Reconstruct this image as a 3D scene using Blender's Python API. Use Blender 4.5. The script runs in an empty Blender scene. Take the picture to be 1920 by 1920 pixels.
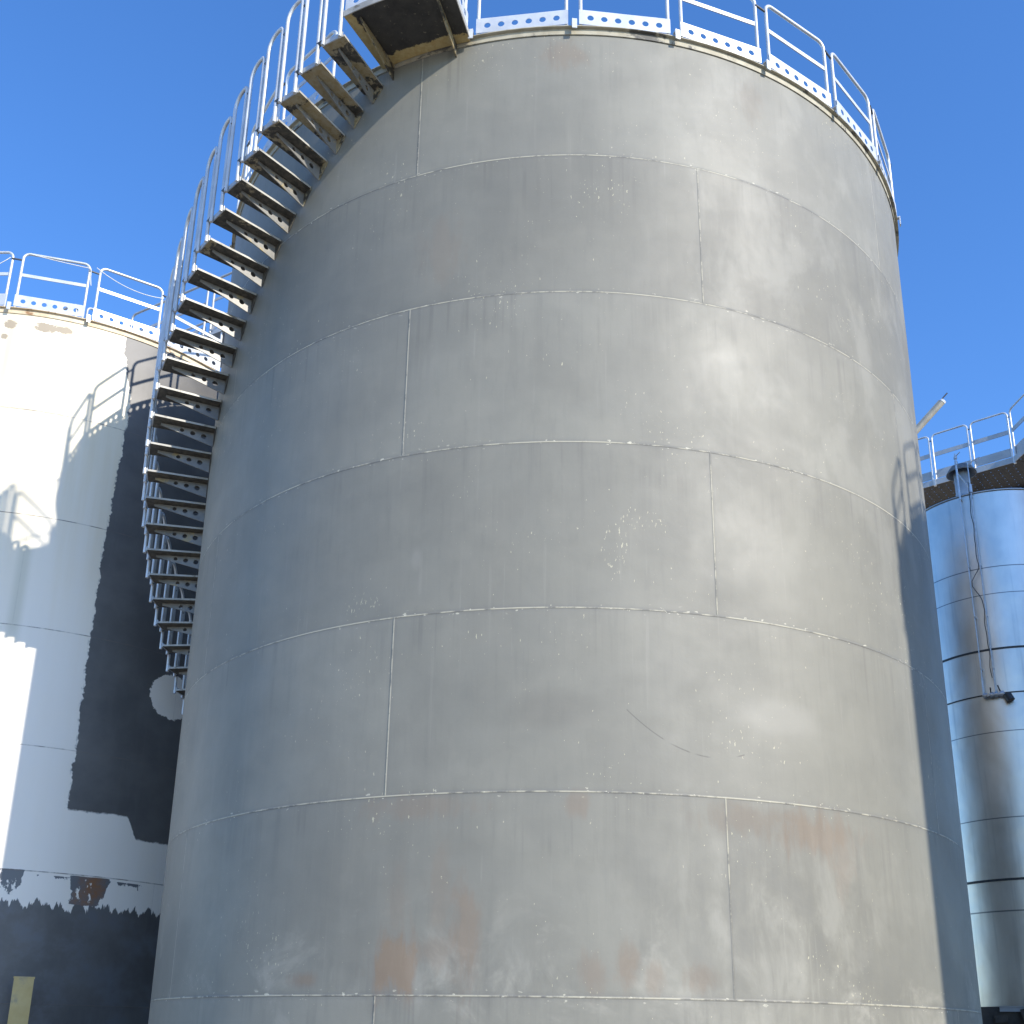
import bpy, math, random
from mathutils import Vector, Matrix
random.seed(7)
PI = math.pi
R_ = math.radians
sc = bpy.context.scene
COL = sc.collection

# ------------------------------------------------------------------ measures
S = 4.8                     # radius of the big tank, metres
EYE = 1.6                   # camera height
COURSE = 0.355 * S          # height of one plate course
BASE = EYE + 0.067 * S - COURSE
TOP = BASE + 7 * COURSE
MAIN_C = (0.13445 * S, 2.93746 * S)
LEFT_C = (-1.7168 * S, 3.797 * S)
LEFT_R = 0.807 * S
SK = 4.6 / 4.2                # silo distance factor
STEEL_C = (1.79239 * S * SK, 3.79833 * S * SK)
STEEL_R = 0.28414 * S * SK
SUN_AZ = R_(134.79)         # compass-like angle, clockwise from +Y
SUN_EL = R_(28.3)


def hz(h):                  # height above the eye in tank radii -> world z
    return EYE + h * S


# ------------------------------------------------------------------ objects
def link(o, parent=None):
    COL.objects.link(o)
    if parent is not None:
        o.parent = parent
    return o


def tag(o, label=None, cat=None, group=None, kind=None):
    if label: o['label'] = label
    if cat: o['category'] = cat
    if group: o['group'] = group
    if kind: o['kind'] = kind
    return o


def thing(name, label, cat, loc=(0, 0, 0), rz=0.0, group=None):
    o = bpy.data.objects.new(name, None)
    o.empty_display_size = 0.3
    o.location = loc
    o.rotation_euler = (0, 0, rz)
    return tag(link(o), label, cat, group)


class MB:
    """collects shapes and links them as one mesh object"""
    def __init__(s):
        s.v = []; s.f = []; s.mi = []; s.sm = []; s.uv = {}

    def add(s, vs, fs, mi=0, smooth=False, uvs=None):
        o = len(s.v)
        s.v += [tuple(p) for p in vs]
        for k, f in enumerate(fs):
            s.f.append([o + i for i in f]); s.mi.append(mi); s.sm.append(smooth)
            if uvs: s.uv[len(s.f) - 1] = uvs[k]
        return s

    def hexa(s, p, mi=0):   # 8 corners: bottom 4 (ccw from above) then top 4
        return s.add(p, [(3, 2, 1, 0), (4, 5, 6, 7), (0, 1, 5, 4), (1, 2, 6, 5), (2, 3, 7, 6), (3, 0, 4, 7)], mi)

    def box(s, c, d, mi=0, M=None):
        x, y, z = d[0] / 2, d[1] / 2, d[2] / 2
        p = [Vector((a * x, b * y, e * z)) for e in (-1, 1) for a, b in ((-1, -1), (1, -1), (1, 1), (-1, 1))]
        if M is not None: p = [M @ q for q in p]
        p = [q + Vector(c) for q in p]
        return s.hexa(p, mi)

    def tube(s, pts, r, n=10, mi=0, caps=True, rs=None):
        pts = [Vector(p) for p in pts]
        ring = []
        up = None
        for i, p in enumerate(pts):
            a = pts[max(i - 1, 0)]; b = pts[min(i + 1, len(pts) - 1)]
            t = (b - a).normalized()
            if up is None:
                up = Vector((0, 0, 1)) if abs(t.z) < 0.9 else Vector((1, 0, 0))
            x = t.cross(up)
            if x.length < 1e-5: x = t.orthogonal()
            x.normalize(); y = x.cross(t).normalized(); up = y
            rr = rs[i] if rs else r
            ring.append([p + (x * math.cos(2 * PI * k / n) + y * math.sin(2 * PI * k / n)) * rr for k in range(n)])
        vs = [q for g in ring for q in g]
        fs = []
        for i in range(len(pts) - 1):
            for k in range(n):
                k2 = (k + 1) % n
                fs.append((i * n + k, i * n + k2, (i + 1) * n + k2, (i + 1) * n + k))
        s.add(vs, fs, mi, True)
        if caps:
            s.add(ring[0], [tuple(range(n))], mi); s.add(ring[-1], [tuple(reversed(range(n)))], mi)
        return s

    def lathe(s, prof, n=32, c=(0, 0), mi=0, a0=0.0, a1=2 * PI, smooth=True):
        full = abs(a1 - a0 - 2 * PI) < 1e-6
        m = n if full else n + 1
        vs = []; fs = []
        for r, z in prof:
            for k in range(m):
                a = a0 + (a1 - a0) * k / n
                vs.append((c[0] + r * math.sin(a), c[1] + r * math.cos(a), z))
        for j in range(len(prof) - 1):
            for k in range(n):
                k2 = (k + 1) % m
                fs.append((j * m + k, (j + 1) * m + k, (j + 1) * m + k2, j * m + k2))
        return s.add(vs, fs, mi, smooth)

    def plate_holes(s, poly_cells, org, ex, ey, en, th, mi=0, seg=14):
        """poly_cells: list of (convex polygon in 2-D ccw, hole centre, hole radius or 0); extruded by th along en"""
        org = Vector(org); ex = Vector(ex); ey = Vector(ey); en = Vector(en)
        W = lambda p, d: org + ex * p[0] + ey * p[1] + en * d
        for poly, hc, hr in poly_cells:
            n = len(poly)
            if hr <= 0:
                a = [W(p, -th / 2) for p in poly]; b = [W(p, th / 2) for p in poly]
                s.add(a + b, [tuple(reversed(range(n))), tuple(range(n, 2 * n))], mi)
                continue
            angs = sorted([(2 * PI * k / seg) for k in range(seg)] +
                          [math.atan2(p[1] - hc[1], p[0] - hc[0]) % (2 * PI) for p in poly])
            A = []
            for a in angs:
                if not A or a - A[-1] > 1e-4: A.append(a)
            outer = []
            for a in A:
                d = (math.cos(a), math.sin(a)); best = None
                for i in range(n):
                    p, q = poly[i], poly[(i + 1) % n]
                    e = (q[0] - p[0], q[1] - p[1]); w = (p[0] - hc[0], p[1] - hc[1])
                    den = d[0] * e[1] - d[1] * e[0]
                    if abs(den) < 1e-12: continue
                    t = (w[0] * e[1] - w[1] * e[0]) / den
                    u = (w[0] * d[1] - w[1] * d[0]) / den
                    if t > 0 and -1e-6 <= u <= 1 + 1e-6 and (best is None or t < best): best = t
                outer.append((hc[0] + d[0] * best, hc[1] + d[1] * best))
            inner = [(hc[0] + hr * math.cos(a), hc[1] + hr * math.sin(a)) for a in A]
            m = len(A)
            vs = [W(p, -th / 2) for p in outer] + [W(p, -th / 2) for p in inner] + \
                 [W(p, th / 2) for p in outer] + [W(p, th / 2) for p in inner]
            fs = []
            for k in range(m):
                k2 = (k + 1) % m
                fs.append((k, m + k, m + k2, k2))
                fs.append((2 * m + k, 2 * m + k2, 3 * m + k2, 3 * m + k))
                fs.append((m + k, 3 * m + k, 3 * m + k2, m + k2))
            s.add(vs, fs, mi)
        return s

    def rim_strip(s, pts2, org, ex, ey, en, th, mi=0):   # closed outline wall around an extruded plate
        org = Vector(org); ex = Vector(ex); ey = Vector(ey); en = Vector(en)
        W = lambda p, d: org + ex * p[0] + ey * p[1] + en * d
        n = len(pts2)
        vs = [W(p, -th / 2) for p in pts2] + [W(p, th / 2) for p in pts2]
        return s.add(vs, [(k, (k + 1) % n, n + (k + 1) % n, n + k) for k in range(n)], mi)

    def mesh(s, name, mats):
        me = bpy.data.meshes.new(name)
        me.from_pydata(s.v, [], s.f)
        for m in mats: me.materials.append(m)
        me.polygons.foreach_set('material_index', s.mi)
        me.polygons.foreach_set('use_smooth', s.sm)
        if s.uv:
            uvl = me.uv_layers.new(name='UVMap')
            for fi, uvs in s.uv.items():
                p = me.polygons[fi]
                for li, uv in zip(p.loop_indices, uvs): uvl.data[li].uv = uv
        me.update()
        return me

    def build(s, name, mats, parent=None, loc=None, rz=None):
        if not isinstance(mats, (list, tuple)): mats = [mats]
        o = bpy.data.objects.new(name, s.mesh(name, mats))
        link(o, parent)
        if loc is not None: o.location = loc
        if rz is not None: o.rotation_euler = (0, 0, rz)
        return o


def children(o):
    return [c for c in bpy.data.objects if c.parent == o]


KIDS = {}


def copy_part(o, parent):
    c = o.copy(); COL.objects.link(c); c.parent = parent
    for ch in KIDS.get(o.name, []):
        d = ch.copy(); COL.objects.link(d); d.parent = c
    return c


# ------------------------------------------------------------------ materials
class Nodes:
    def __init__(s, name):
        s.m = bpy.data.materials.new(name); s.m.use_nodes = True
        s.t = s.m.node_tree; s.b = s.t.nodes['Principled BSDF']

    def put(s, sock, v):
        if isinstance(v, bpy.types.NodeSocket): s.t.links.new(v, sock)
        elif v is not None:
            if isinstance(v, (tuple, list)) and len(v) == 3 and sock.type == 'RGBA': v = (*v, 1)
            sock.default_value = v

    def math(s, op, a, b=None, c=None, clamp=False):
        n = s.t.nodes.new('ShaderNodeMath'); n.operation = op; n.use_clamp = clamp
        s.put(n.inputs[0], a); s.put(n.inputs[1], b)
        if c is not None: s.put(n.inputs[2], c)
        return n.outputs[0]

    def mix(s, f, a, b, blend='MIX'):
        n = s.t.nodes.new('ShaderNodeMix'); n.data_type = 'RGBA'; n.blend_type = blend
        s.put(n.inputs[0], f); s.put(n.inputs[6], a); s.put(n.inputs[7], b)
        return n.outputs[2]

    def rng(s, v, a, b, c=0.0, d=1.0, smooth=True):
        n = s.t.nodes.new('ShaderNodeMapRange'); n.interpolation_type = 'SMOOTHSTEP' if smooth else 'LINEAR'
        n.clamp = True
        for i, x in enumerate((v, a, b, c, d)): s.put(n.inputs[i], x)
        return n.outputs[0]

    def noise(s, vec, scale, detail=3.0, rough=0.55, dist=0.0):
        n = s.t.nodes.new('ShaderNodeTexNoise'); s.put(n.inputs['Vector'], vec)
        n.inputs['Scale'].default_value = scale; n.inputs['Detail'].default_value = detail
        n.inputs['Roughness'].default_value = rough; n.inputs['Distortion'].default_value = dist
        return n.outputs['Fac']

    def wn(s, vec):
        n = s.t.nodes.new('ShaderNodeTexWhiteNoise'); n.noise_dimensions = '3D'; s.put(n.inputs['Vector'], vec)
        return n.outputs['Value']

    def xyz(s, x, y, z=0.0):
        n = s.t.nodes.new('ShaderNodeCombineXYZ')
        s.put(n.inputs[0], x); s.put(n.inputs[1], y); s.put(n.inputs[2], z)
        return n.outputs[0]

    def sep(s, v):
        n = s.t.nodes.new('ShaderNodeSeparateXYZ'); s.put(n.inputs[0], v)
        return n.outputs

    def vscale(s, v, k):
        n = s.t.nodes.new('ShaderNodeVectorMath'); n.operation = 'MULTIPLY'
        s.put(n.inputs[0], v); n.inputs[1].default_value = k
        return n.outputs[0]

    def uv(s):
        return s.t.nodes.new('ShaderNodeTexCoord').outputs['UV']

    def pos(s):
        return s.t.nodes.new('ShaderNodeNewGeometry').outputs['Position']

    def bump(s, h, strength=1.0, dist=0.01, normal=None):
        n = s.t.nodes.new('ShaderNodeBump'); n.inputs['Strength'].default_value = strength
        n.inputs['Distance'].default_value = dist; s.put(n.inputs['Height'], h)
        if normal is not None: s.put(n.inputs['Normal'], normal)
        return n.outputs[0]

    def out(s, color, rough=0.5, metal=0.0, normal=None, spec=None):
        s.put(s.b.inputs['Base Color'], color); s.put(s.b.inputs['Roughness'], rough)
        s.put(s.b.inputs['Metallic'], metal)
        if normal is not None: s.put(s.b.inputs['Normal'], normal)
        if spec is not None: s.put(s.b.inputs['Specular IOR Level'], spec)
        return s.m

    # masks
    def ell(s, u, v, cu, cv, ru, rv, nz, amp=0.6, soft=0.5):
        """soft blob around (cu,cv): 1 inside, ragged by nz (0..1 noise)"""
        a = s.math('DIVIDE', s.math('SUBTRACT', u, cu), ru)
        b = s.math('DIVIDE', s.math('SUBTRACT', v, cv), rv)
        d = s.math('SQRT', s.math('ADD', s.math('MULTIPLY', a, a), s.math('MULTIPLY', b, b)))
        d = s.math('ADD', d, s.math('MULTIPLY', s.math('SUBTRACT', nz, 0.5), amp * 2))
        return s.rng(d, 1.0 + soft * .5, 1.0 - soft * .5)

    def mx(s, *a):
        r = a[0]
        for x in a[1:]: r = s.math('MAXIMUM', r, x)
        return r


def seam_masks(g, u, v, R, offs, n_plates, width):
    """distance (m) to the nearest welded seam: (horizontal, vertical, course index)"""
    k = g.math('DIVIDE', v, COURSE)
    ci = g.math('FLOOR', k)
    dh = g.math('MULTIPLY', g.math('ABSOLUTE', g.math('SUBTRACT', k, g.math('ROUND', k))), COURSE)
    odd = g.math('MODULO', ci, 2.0)
    off = g.math('ADD', g.math('MULTIPLY', odd, offs[1] - offs[0]), offs[0])
    pl = g.math('DIVIDE', g.math('SUBTRACT', u, off), width)
    dv = g.math('MULTIPLY', g.math('ABSOLUTE', g.math('SUBTRACT', pl, g.math('ROUND', pl))), width)
    return dh, dv, ci, g.math('ADD', k, 0), pl


def mat_main_wall():
    g = Nodes('grey_tank_paint')
    uv = g.uv(); X = g.sep(uv); u, v = X[0], X[1]
    D = R_(1) * S
    W = 72 * D
    dh, dv, ci, k, pl = seam_masks(g, u, v, S, (-18.9 * D, 17.6 * D), 5, W)
    plate_id = g.xyz(g.math('FLOOR', pl), ci, 3.0)
    pv = g.wn(plate_id)
    cl = g.noise(g.vscale(uv, (1, 1, 1)), 0.55, 5, 0.6, 0.3)
    st = g.noise(g.vscale(uv, (3.2, 0.28, 1)), 1.0, 4, 0.6)
    fine = g.noise(g.vscale(uv, (9, 1.2, 1)), 1.6, 3, 0.6)
    mott = g.noise(uv, 3.0, 4, 0.6)
    dark = (0.166, 0.162, 0.137); light = (0.200, 0.194, 0.161)
    c = g.mix(g.rng(cl, 0.32, 0.68), dark, light)
    c = g.mix(g.math('MULTIPLY', g.rng(st, 0.45, 0.75), 0.35), c, (0.216, 0.209, 0.174))
    c = g.mix(g.math('MULTIPLY', g.rng(fine, 0.5, 0.8), 0.22), c, (0.120, 0.118, 0.102))
    c = g.mix(g.math('MULTIPLY', g.rng(mott, 0.45, 0.7), 0.14), c, (0.130, 0.126, 0.108))
    # plates were painted in separate passes
    f = g.math('ADD', g.math('MULTIPLY', pv, 0.12), g.math('MULTIPLY_ADD', g.math('MODULO', ci, 2.0), -.09, 0.985))
    c = g.mix(1.0, c, g.xyz(f, f, f), 'MULTIPLY')
    # pale worn clouds on the lower right and chalky patches
    wn = g.noise(uv, 1.7, 5, 0.65, 0.6)
    low = g.rng(v, 2.9, 1.6)
    pale = g.math('MULTIPLY', g.rng(wn, 0.5, 0.72), g.math('ADD', g.math('MULTIPLY', low, 0.85), 0.12))
    c = g.mix(pale, c, (0.265, 0.256, 0.216))
    nb = g.noise(uv, 2.4, 5, 0.6)
    wash = g.noise(g.vscale(uv, (3.4, 1.25, 1)), 1.0, 5, 0.62, .4)
    wreg = g.mx(g.ell(u, v, 24 * D, hz(.19) - BASE, 1.25, .85, nb, .5, 1.4), g.ell(u, v, -10 * D, hz(.10) - BASE, .9, .30, nb, .7, 1.2), g.ell(u, v, 30 * D, hz(-.03) - BASE, 2.2, .5, nb, .6, 1.2))
    c = g.mix(g.math('MULTIPLY', g.math('MULTIPLY', g.rng(wash, .44, .68), wreg), .48), c, (0.285, 0.277, 0.238))
    c = g.mix(g.math('MULTIPLY', g.math('MULTIPLY', g.rng(wash, .50, .34), wreg), .35), c, (0.125, 0.125, 0.115))
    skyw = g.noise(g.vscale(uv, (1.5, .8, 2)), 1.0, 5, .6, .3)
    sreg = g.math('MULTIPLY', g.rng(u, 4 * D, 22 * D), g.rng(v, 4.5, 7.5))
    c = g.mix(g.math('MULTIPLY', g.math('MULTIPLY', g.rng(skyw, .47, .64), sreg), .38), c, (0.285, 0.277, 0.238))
    vv = lambda h: hz(h) - BASE
    br = g.mx(g.ell(u, v, 24.5 * D, vv(0.585), .42, .17, nb, .5, .9), g.math('MULTIPLY', g.ell(u, v, -16.5 * D, vv(0.896), .05, .11, nb, .5, 1.2), .6))
    c = g.mix(g.math('MULTIPLY', br, 0.5), c, (0.27, 0.26, 0.225))
    bruise = g.ell(u, v, -0.5 * D, vv(0.575), .32, .16, nb, .6, 1.0)
    c = g.mix(g.math('MULTIPLY', bruise, 0.16), c, (0.098, 0.088, 0.075))
    # rain runs hanging from the seams and the rim
    below = g.math('MULTIPLY', g.math('SUBTRACT', g.math('CEIL', k), k), COURSE)
    rn = g.noise(g.vscale(uv, (11, .22, 1)), 1.0, 4, 0.65)
    rn2 = g.noise(g.vscale(uv, (1.1, 1.6, 1)), 1.0, 2, .5)
    runs = g.math('MULTIPLY', g.math('MULTIPLY', g.rng(rn, .50, .66), g.rng(rn2, .38, .62)), g.rng(below, 1.2, .05))
    c = g.mix(g.math('MULTIPLY', runs, .30), c, (0.095, 0.09, 0.08))
    rn3 = g.noise(g.vscale(uv, (16, .3, 3)), 1.0, 4, 0.65)
    c = g.mix(g.math('MULTIPLY', g.rng(rn3, .58, .74), g.rng(rn2, .60, .40, 0, .32)), c, (0.27, 0.262, 0.225))
    # rust stains
    nr = g.noise(g.vscale(uv, (5.0, 1.5, 1)), 1.5, 6, 0.7, .5)
    rs = [(0.2, 2.125, .22, .17, .6), (-15, 1.62, .20, .34, .35), (-16.8, .118, .23, .25, 1.), (-9.6, .16, .12, .40, .75),
          (-13.2, .14, .22, .12, .55), (29, .372, .42, .17, .75), (20.5, .385, .42, .12, .5), (32, .33, .12, .3, .5), (3.2, .11, .10, .14, .6), (6.5, .118, .09, .17, .7), (9.5, .105, .07, .12, .6),
          (-27.6, .095, .14, .06, .8), (1.6, .398, .10, .09, .6), (-15.2, .40, .45, .10, .5), (-12.5, .25, .10, .36, .4),
          (14, .10, .12, .10, .6), (-17, .22, .09, .30, .35), (26, 2.08, .16, .22, .3)]
    rust = None
    for th, h, ru, rv, a in rs:
        e = g.math('MULTIPLY', g.ell(u, v, th * D, vv(h), ru, rv, nr, 1.9, 1.2), a)
        rust = e if rust is None else g.mx(rust, e)
    rc = g.mix(g.noise(uv, 7, 3), (0.17, 0.125, 0.095), (0.22, 0.145, 0.095))
    c = g.mix(g.math('MULTIPLY', rust, 0.50), c, g.mix(g.rng(rust, .55, 1.0), rc, (0.22, 0.135, 0.075)))
    # cream primer showing through: little vertical nicks in loose clusters
    clus = g.noise(uv, 0.8, 3, 0.6)
    n1 = g.noise(g.vscale(uv, (40, 17, 1)), 1.0, 2, 0.5)
    thr = g.rng(clus, 0.42, 0.72, 0.785, 0.655, False)
    fl = g.math('GREATER_THAN', n1, thr)
    n2 = g.noise(g.vscale(uv, (58, 52, 1)), 1.0, 1, 0.5)
    fl2 = g.math('GREATER_THAN', n2, g.rng(clus, 0.4, 0.7, 0.835, 0.745, False))
    n3 = g.noise(g.vscale(uv, (48, 14, 1)), 1.0, 3, 0.6)
    arc = g.mx(g.ell(u, v, 10 * D, vv(0.965), .45, .14, nb, 1.1, .9), g.ell(u, v, 6.0 * D, vv(.90), .16, .35, nb, .8, .8),
               g.ell(u, v, -22.6 * D, vv(.815), .34, .15, nb, .8, .8), g.math('MULTIPLY', g.ell(u, v, -6.0 * D, vv(.90), 1.0, .5, nb, 1.2, 1.2), .75))
    fl3 = g.math('MULTIPLY', g.math('GREATER_THAN', n3, g.rng(arc, 0, 1, 1.0, 0.63, False)), g.math('GREATER_THAN', arc, .15))
    fleck = g.mx(fl, fl2, fl3)
    c = g.mix(g.math('MULTIPLY', fleck, 0.55), c, (0.56, 0.52, 0.36))
    # curved scratch
    sx = g.math('SUBTRACT', g.math('DIVIDE', u, D), 7.05)
    sy = g.math('MULTIPLY_ADD', g.math('MULTIPLY', sx, sx), .000902 * S, g.math('MULTIPLY_ADD', sx, -.01725 * S, vv(.578)))
    scr = g.math('MULTIPLY', g.rng(g.math('ABSOLUTE', g.math('SUBTRACT', v, sy)), .009, .003), g.math('MULTIPLY', g.math('GREATER_THAN', sx, 0), g.math('LESS_THAN', sx, 13)))
    scr = g.math('MULTIPLY', scr, g.rng(g.noise(uv, 3.5, 2), .42, .52))
    c = g.mix(g.math('MULTIPLY', scr, .6), c, (0.06, 0.058, 0.05))
    # seams: dark shadow line over a chipped weld bead
    ns = g.noise(g.vscale(uv, (7, 7, 1)), 1.0, 4, 0.7)
    nl = g.noise(uv, 0.7, 2)
    hs = g.rng(dh, 0.011, 0.006); vs = g.rng(dv, 0.010, 0.005)
    wide = g.rng(g.math('MINIMUM', dh, dv), 0.05, 0.0)
    c = g.mix(g.math('MULTIPLY', wide, 0.22), c, (0.10, 0.10, 0.10))
    seam = g.mx(hs, g.math('MULTIPLY', vs, .5))
    c = g.mix(g.math('MULTIPLY', seam, 0.28), c, (0.09, 0.088, 0.08))
    bead = g.mx(g.rng(dh, 0.009, 0.004), g.math('MULTIPLY', g.rng(dv, 0.009, 0.004), .8))
    chip = g.math('MULTIPLY', bead, g.rng(g.math('ADD', ns, g.math('MULTIPLY', g.math('SUBTRACT', nl, .5), .9)), 0.36, 0.56))
    c = g.mix(g.math('MULTIPLY', chip, 0.66), c, (0.47, 0.44, 0.33))
    nearchip = g.math('MULTIPLY', g.rng(dh, 0.07, 0.012), g.math('GREATER_THAN', g.noise(g.vscale(uv, (14, 26, 1)), 1.0, 2, .5), 0.68))
    c = g.mix(g.math('MULTIPLY', nearchip, 0.55), c, (0.62, 0.59, 0.46))
    # gloss and skin
    ro = g.rng(cl, 0.3, 0.7, 0.63, 0.55)
    ro = g.math('ADD', ro, g.math('MULTIPLY', g.math('SUBTRACT', wn, 0.5), 0.22))
    ro = g.math('ADD', ro, g.math('MULTIPLY', rust, 0.2))
    wob = g.noise(g.vscale(uv, (.5, .8, 1)), 1.0, 3, 0.5)
    n = g.bump(wob, 1.0, 0.04)
    skin = g.noise(g.vscale(uv, (30, 30, 1)), 1.0, 3, 0.6)
    n = g.bump(skin, 0.5, 0.0015, n)
    n = g.bump(g.math('SUBTRACT', 1.0, g.rng(g.math('MINIMUM', dh, dv), 0.014, 0.0)), 0.7, -0.005, n)
    return g.out(c, ro, 0.0, n, 0.5)


def mat_left_wall():
    g = Nodes('cream_and_grey_tank_paint')
    uv = g.uv(); X = g.sep(uv); u, v = X[0], X[1]
    D = R_(1) * LEFT_R
    vv = lambda h: hz(h) - BASE
    dh, dv, ci, k, pl = seam_masks(g, u, v, LEFT_R, (-6.5 * D, 30 * D), 5, 72 * D)
    th = g.math('DIVIDE', u, D)
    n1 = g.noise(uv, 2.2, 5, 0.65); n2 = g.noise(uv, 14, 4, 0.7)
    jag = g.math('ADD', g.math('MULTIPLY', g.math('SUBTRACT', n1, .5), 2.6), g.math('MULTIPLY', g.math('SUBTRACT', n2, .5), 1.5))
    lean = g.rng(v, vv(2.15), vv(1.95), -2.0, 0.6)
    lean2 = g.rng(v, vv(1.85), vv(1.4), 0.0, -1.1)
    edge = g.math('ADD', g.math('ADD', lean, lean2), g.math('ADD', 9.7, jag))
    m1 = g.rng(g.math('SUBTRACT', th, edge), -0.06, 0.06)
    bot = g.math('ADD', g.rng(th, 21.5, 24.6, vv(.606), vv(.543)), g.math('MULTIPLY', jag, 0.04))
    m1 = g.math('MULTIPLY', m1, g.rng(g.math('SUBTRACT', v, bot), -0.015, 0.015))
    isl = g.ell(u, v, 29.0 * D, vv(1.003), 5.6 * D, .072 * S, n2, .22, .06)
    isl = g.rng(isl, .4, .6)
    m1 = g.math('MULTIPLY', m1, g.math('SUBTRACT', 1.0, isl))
    # lower band with brushed, dripping top edge
    nd = g.noise(g.vscale(uv, (9, 1.1, 1)), 1.0, 4, 0.7)
    nd2 = g.noise(g.vscale(uv, (2, .3, 1)), 1.0, 3, 0.6)
    btop = g.math('ADD', vv(.325), g.math('ADD', g.math('MULTIPLY', g.math('SUBTRACT', nd, .42), .55), g.math('MULTIPLY', g.math('SUBTRACT', nd2, .5), .15)))
    m2 = g.rng(g.math('SUBTRACT', btop, v), -0.012, 0.012)
    # peeled patches hanging from one level line
    pt = g.noise(g.vscale(uv, (3.2, 1.6, 1)), 1.0, 5, 0.65)
    def patch(t0, t1, h0, h1, cut):
        a = g.math('MULTIPLY', g.rng(th, t0 - .6, t0 + 2.5), g.rng(th, t1 + .6, t1 - 2.5))
        b = g.math('MULTIPLY', g.rng(v, vv(h0), vv(h0) + .05), g.rng(v, vv(h1) + .01, vv(h1) - .01))
        w = g.math('ADD', cut, g.rng(v, vv(h1), vv(h0), 0, .17))
        return g.rng(g.math('SUBTRACT', g.math('MULTIPLY', a, g.math('MULTIPLY', b, pt)), w), -.012, .012)
    m3 = g.mx(patch(-6, 4.2, .345, .425, .36), patch(10.3, 20.8, .33, .42, .36), patch(3, 33, .385, .415, .545))
    white = g.mix(g.rng(v, 5.5, 11), (0.81, 0.755, 0.665), (0.78, 0.71, 0.55))
    # yellowed vertical run-off, stronger near the rim
    run = g.noise(g.vscale(uv, (1.8, .10, 1)), 1.0, 4, 0.6)
    yel = g.math('MULTIPLY', g.rng(run, .40, .66), g.rng(v, 6.0, 12, .10, .85))
    white = g.mix(yel, white, (0.68, 0.56, 0.34))
    stain = g.math('MULTIPLY', g.rng(g.math('ABSOLUTE', g.math('ADD', th, 6.3)), 2.2, 0.2), g.math('MULTIPLY', g.rng(v, vv(1.0), vv(1.15)), g.rng(v, vv(1.45), vv(1.38))))
    white = g.mix(g.math('MULTIPLY', stain, .55), white, (0.50, 0.48, 0.36))
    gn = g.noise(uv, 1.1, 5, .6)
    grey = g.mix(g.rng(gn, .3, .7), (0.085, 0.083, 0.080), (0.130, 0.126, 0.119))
    rol = g.noise(g.vscale(uv, (4.5, .5, 1)), 1.0, 4, .6)
    grey = g.mix(g.math('MULTIPLY', g.rng(rol, .5, .75), .5), grey, (0.125, 0.122, 0.116))
    grey = g.mix(g.math('MULTIPLY', m2, g.rng(n1, .45, .7)), grey, (0.12, 0.125, 0.135))
    rust = g.math('MULTIPLY', m3, g.math('MULTIPLY', g.rng(n1, .38, .6), g.ell(u, v, 15.4 * D, vv(.385), 3 * D, .3, n2, .9, 1.2)))
    thin = g.math('MULTIPLY', g.rng(g.math('SUBTRACT', th, edge), -.55, .0), g.rng(g.noise(g.vscale(uv, (30, 8, 1)), 1.0, 3, .6), .48, .6))
    thin = g.math('MULTIPLY', thin, g.math('MULTIPLY', g.rng(g.math('SUBTRACT', v, bot), -.01, .01), g.rng(g.math('SUBTRACT', th, edge), .3, .0)))
    white = g.mix(g.math('MULTIPLY', thin, .55), white, (0.2, 0.2, 0.2))
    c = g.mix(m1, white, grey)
    c = g.mix(m2, c, grey)
    c = g.mix(m3, c, g.mix(rust, (0.13, 0.135, 0.14), (0.23, 0.11, 0.05)))
    ch = g.mx(g.ell(u, v, -17.2 * D, vv(2.141), .09, .07, n2, .9, .1), g.ell(u, v, -9.6 * D, vv(2.144), .17, .08, n2, 1., .1),
              g.ell(u, v, -6.0 * D, vv(2.146), .13, .06, n2, .9, .1), g.ell(u, v, -18.1 * D, vv(2.095), .05, .05, n2, .9, .1))
    c = g.mix(g.math('MULTIPLY', ch, .9), c, (0.33, 0.27, 0.19))
    ns = g.noise(uv, 5, 4, .7)
    gl0 = g.mx(m1, m2)
    sm = g.mx(g.rng(dh, .010, .004), g.math('MULTIPLY', g.rng(dv, .010, .004), .15))
    c = g.mix(g.math('MULTIPLY', sm, g.math('MULTIPLY', g.rng(ns, .40, .6, .25, .85), g.math('SUBTRACT', 1.0, g.math('MULTIPLY', gl0, .55)))), c, (0.17, 0.14, 0.11))
    grime = g.math('MULTIPLY', g.rng(v, vv(2.17), vv(2.13)), 0)
    gl = g.mx(m1, m2)
    ro = g.math('ADD', g.math('MULTIPLY', gl, 0.01), 0.48)
    n = g.bump(g.noise(g.vscale(uv, (.6, .8, 1)), 1.0, 3), 1.0, 0.03)
    n = g.bump(g.noise(uv, 22, 3), .35, 0.0015, n)
    n = g.bump(g.math('SUBTRACT', 1.0, g.rng(dh, 0.012, 0.0)), 0.5, -0.004, n)
    sp = g.math('ADD', g.math('MULTIPLY', gl, -0.05), 0.55)
    return g.out(c, ro, 0.0, n, sp)


def mat_plain_wall():
    g = Nodes('pale_tank_paint')
    p = g.pos()
    c = g.mix(g.rng(g.noise(p, .6, 5), .3, .7), (0.30, 0.30, 0.295), (0.40, 0.40, 0.39))
    return g.out(c, .5, 0, g.bump(g.noise(p, 1.5, 3), .3, .01))


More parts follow.
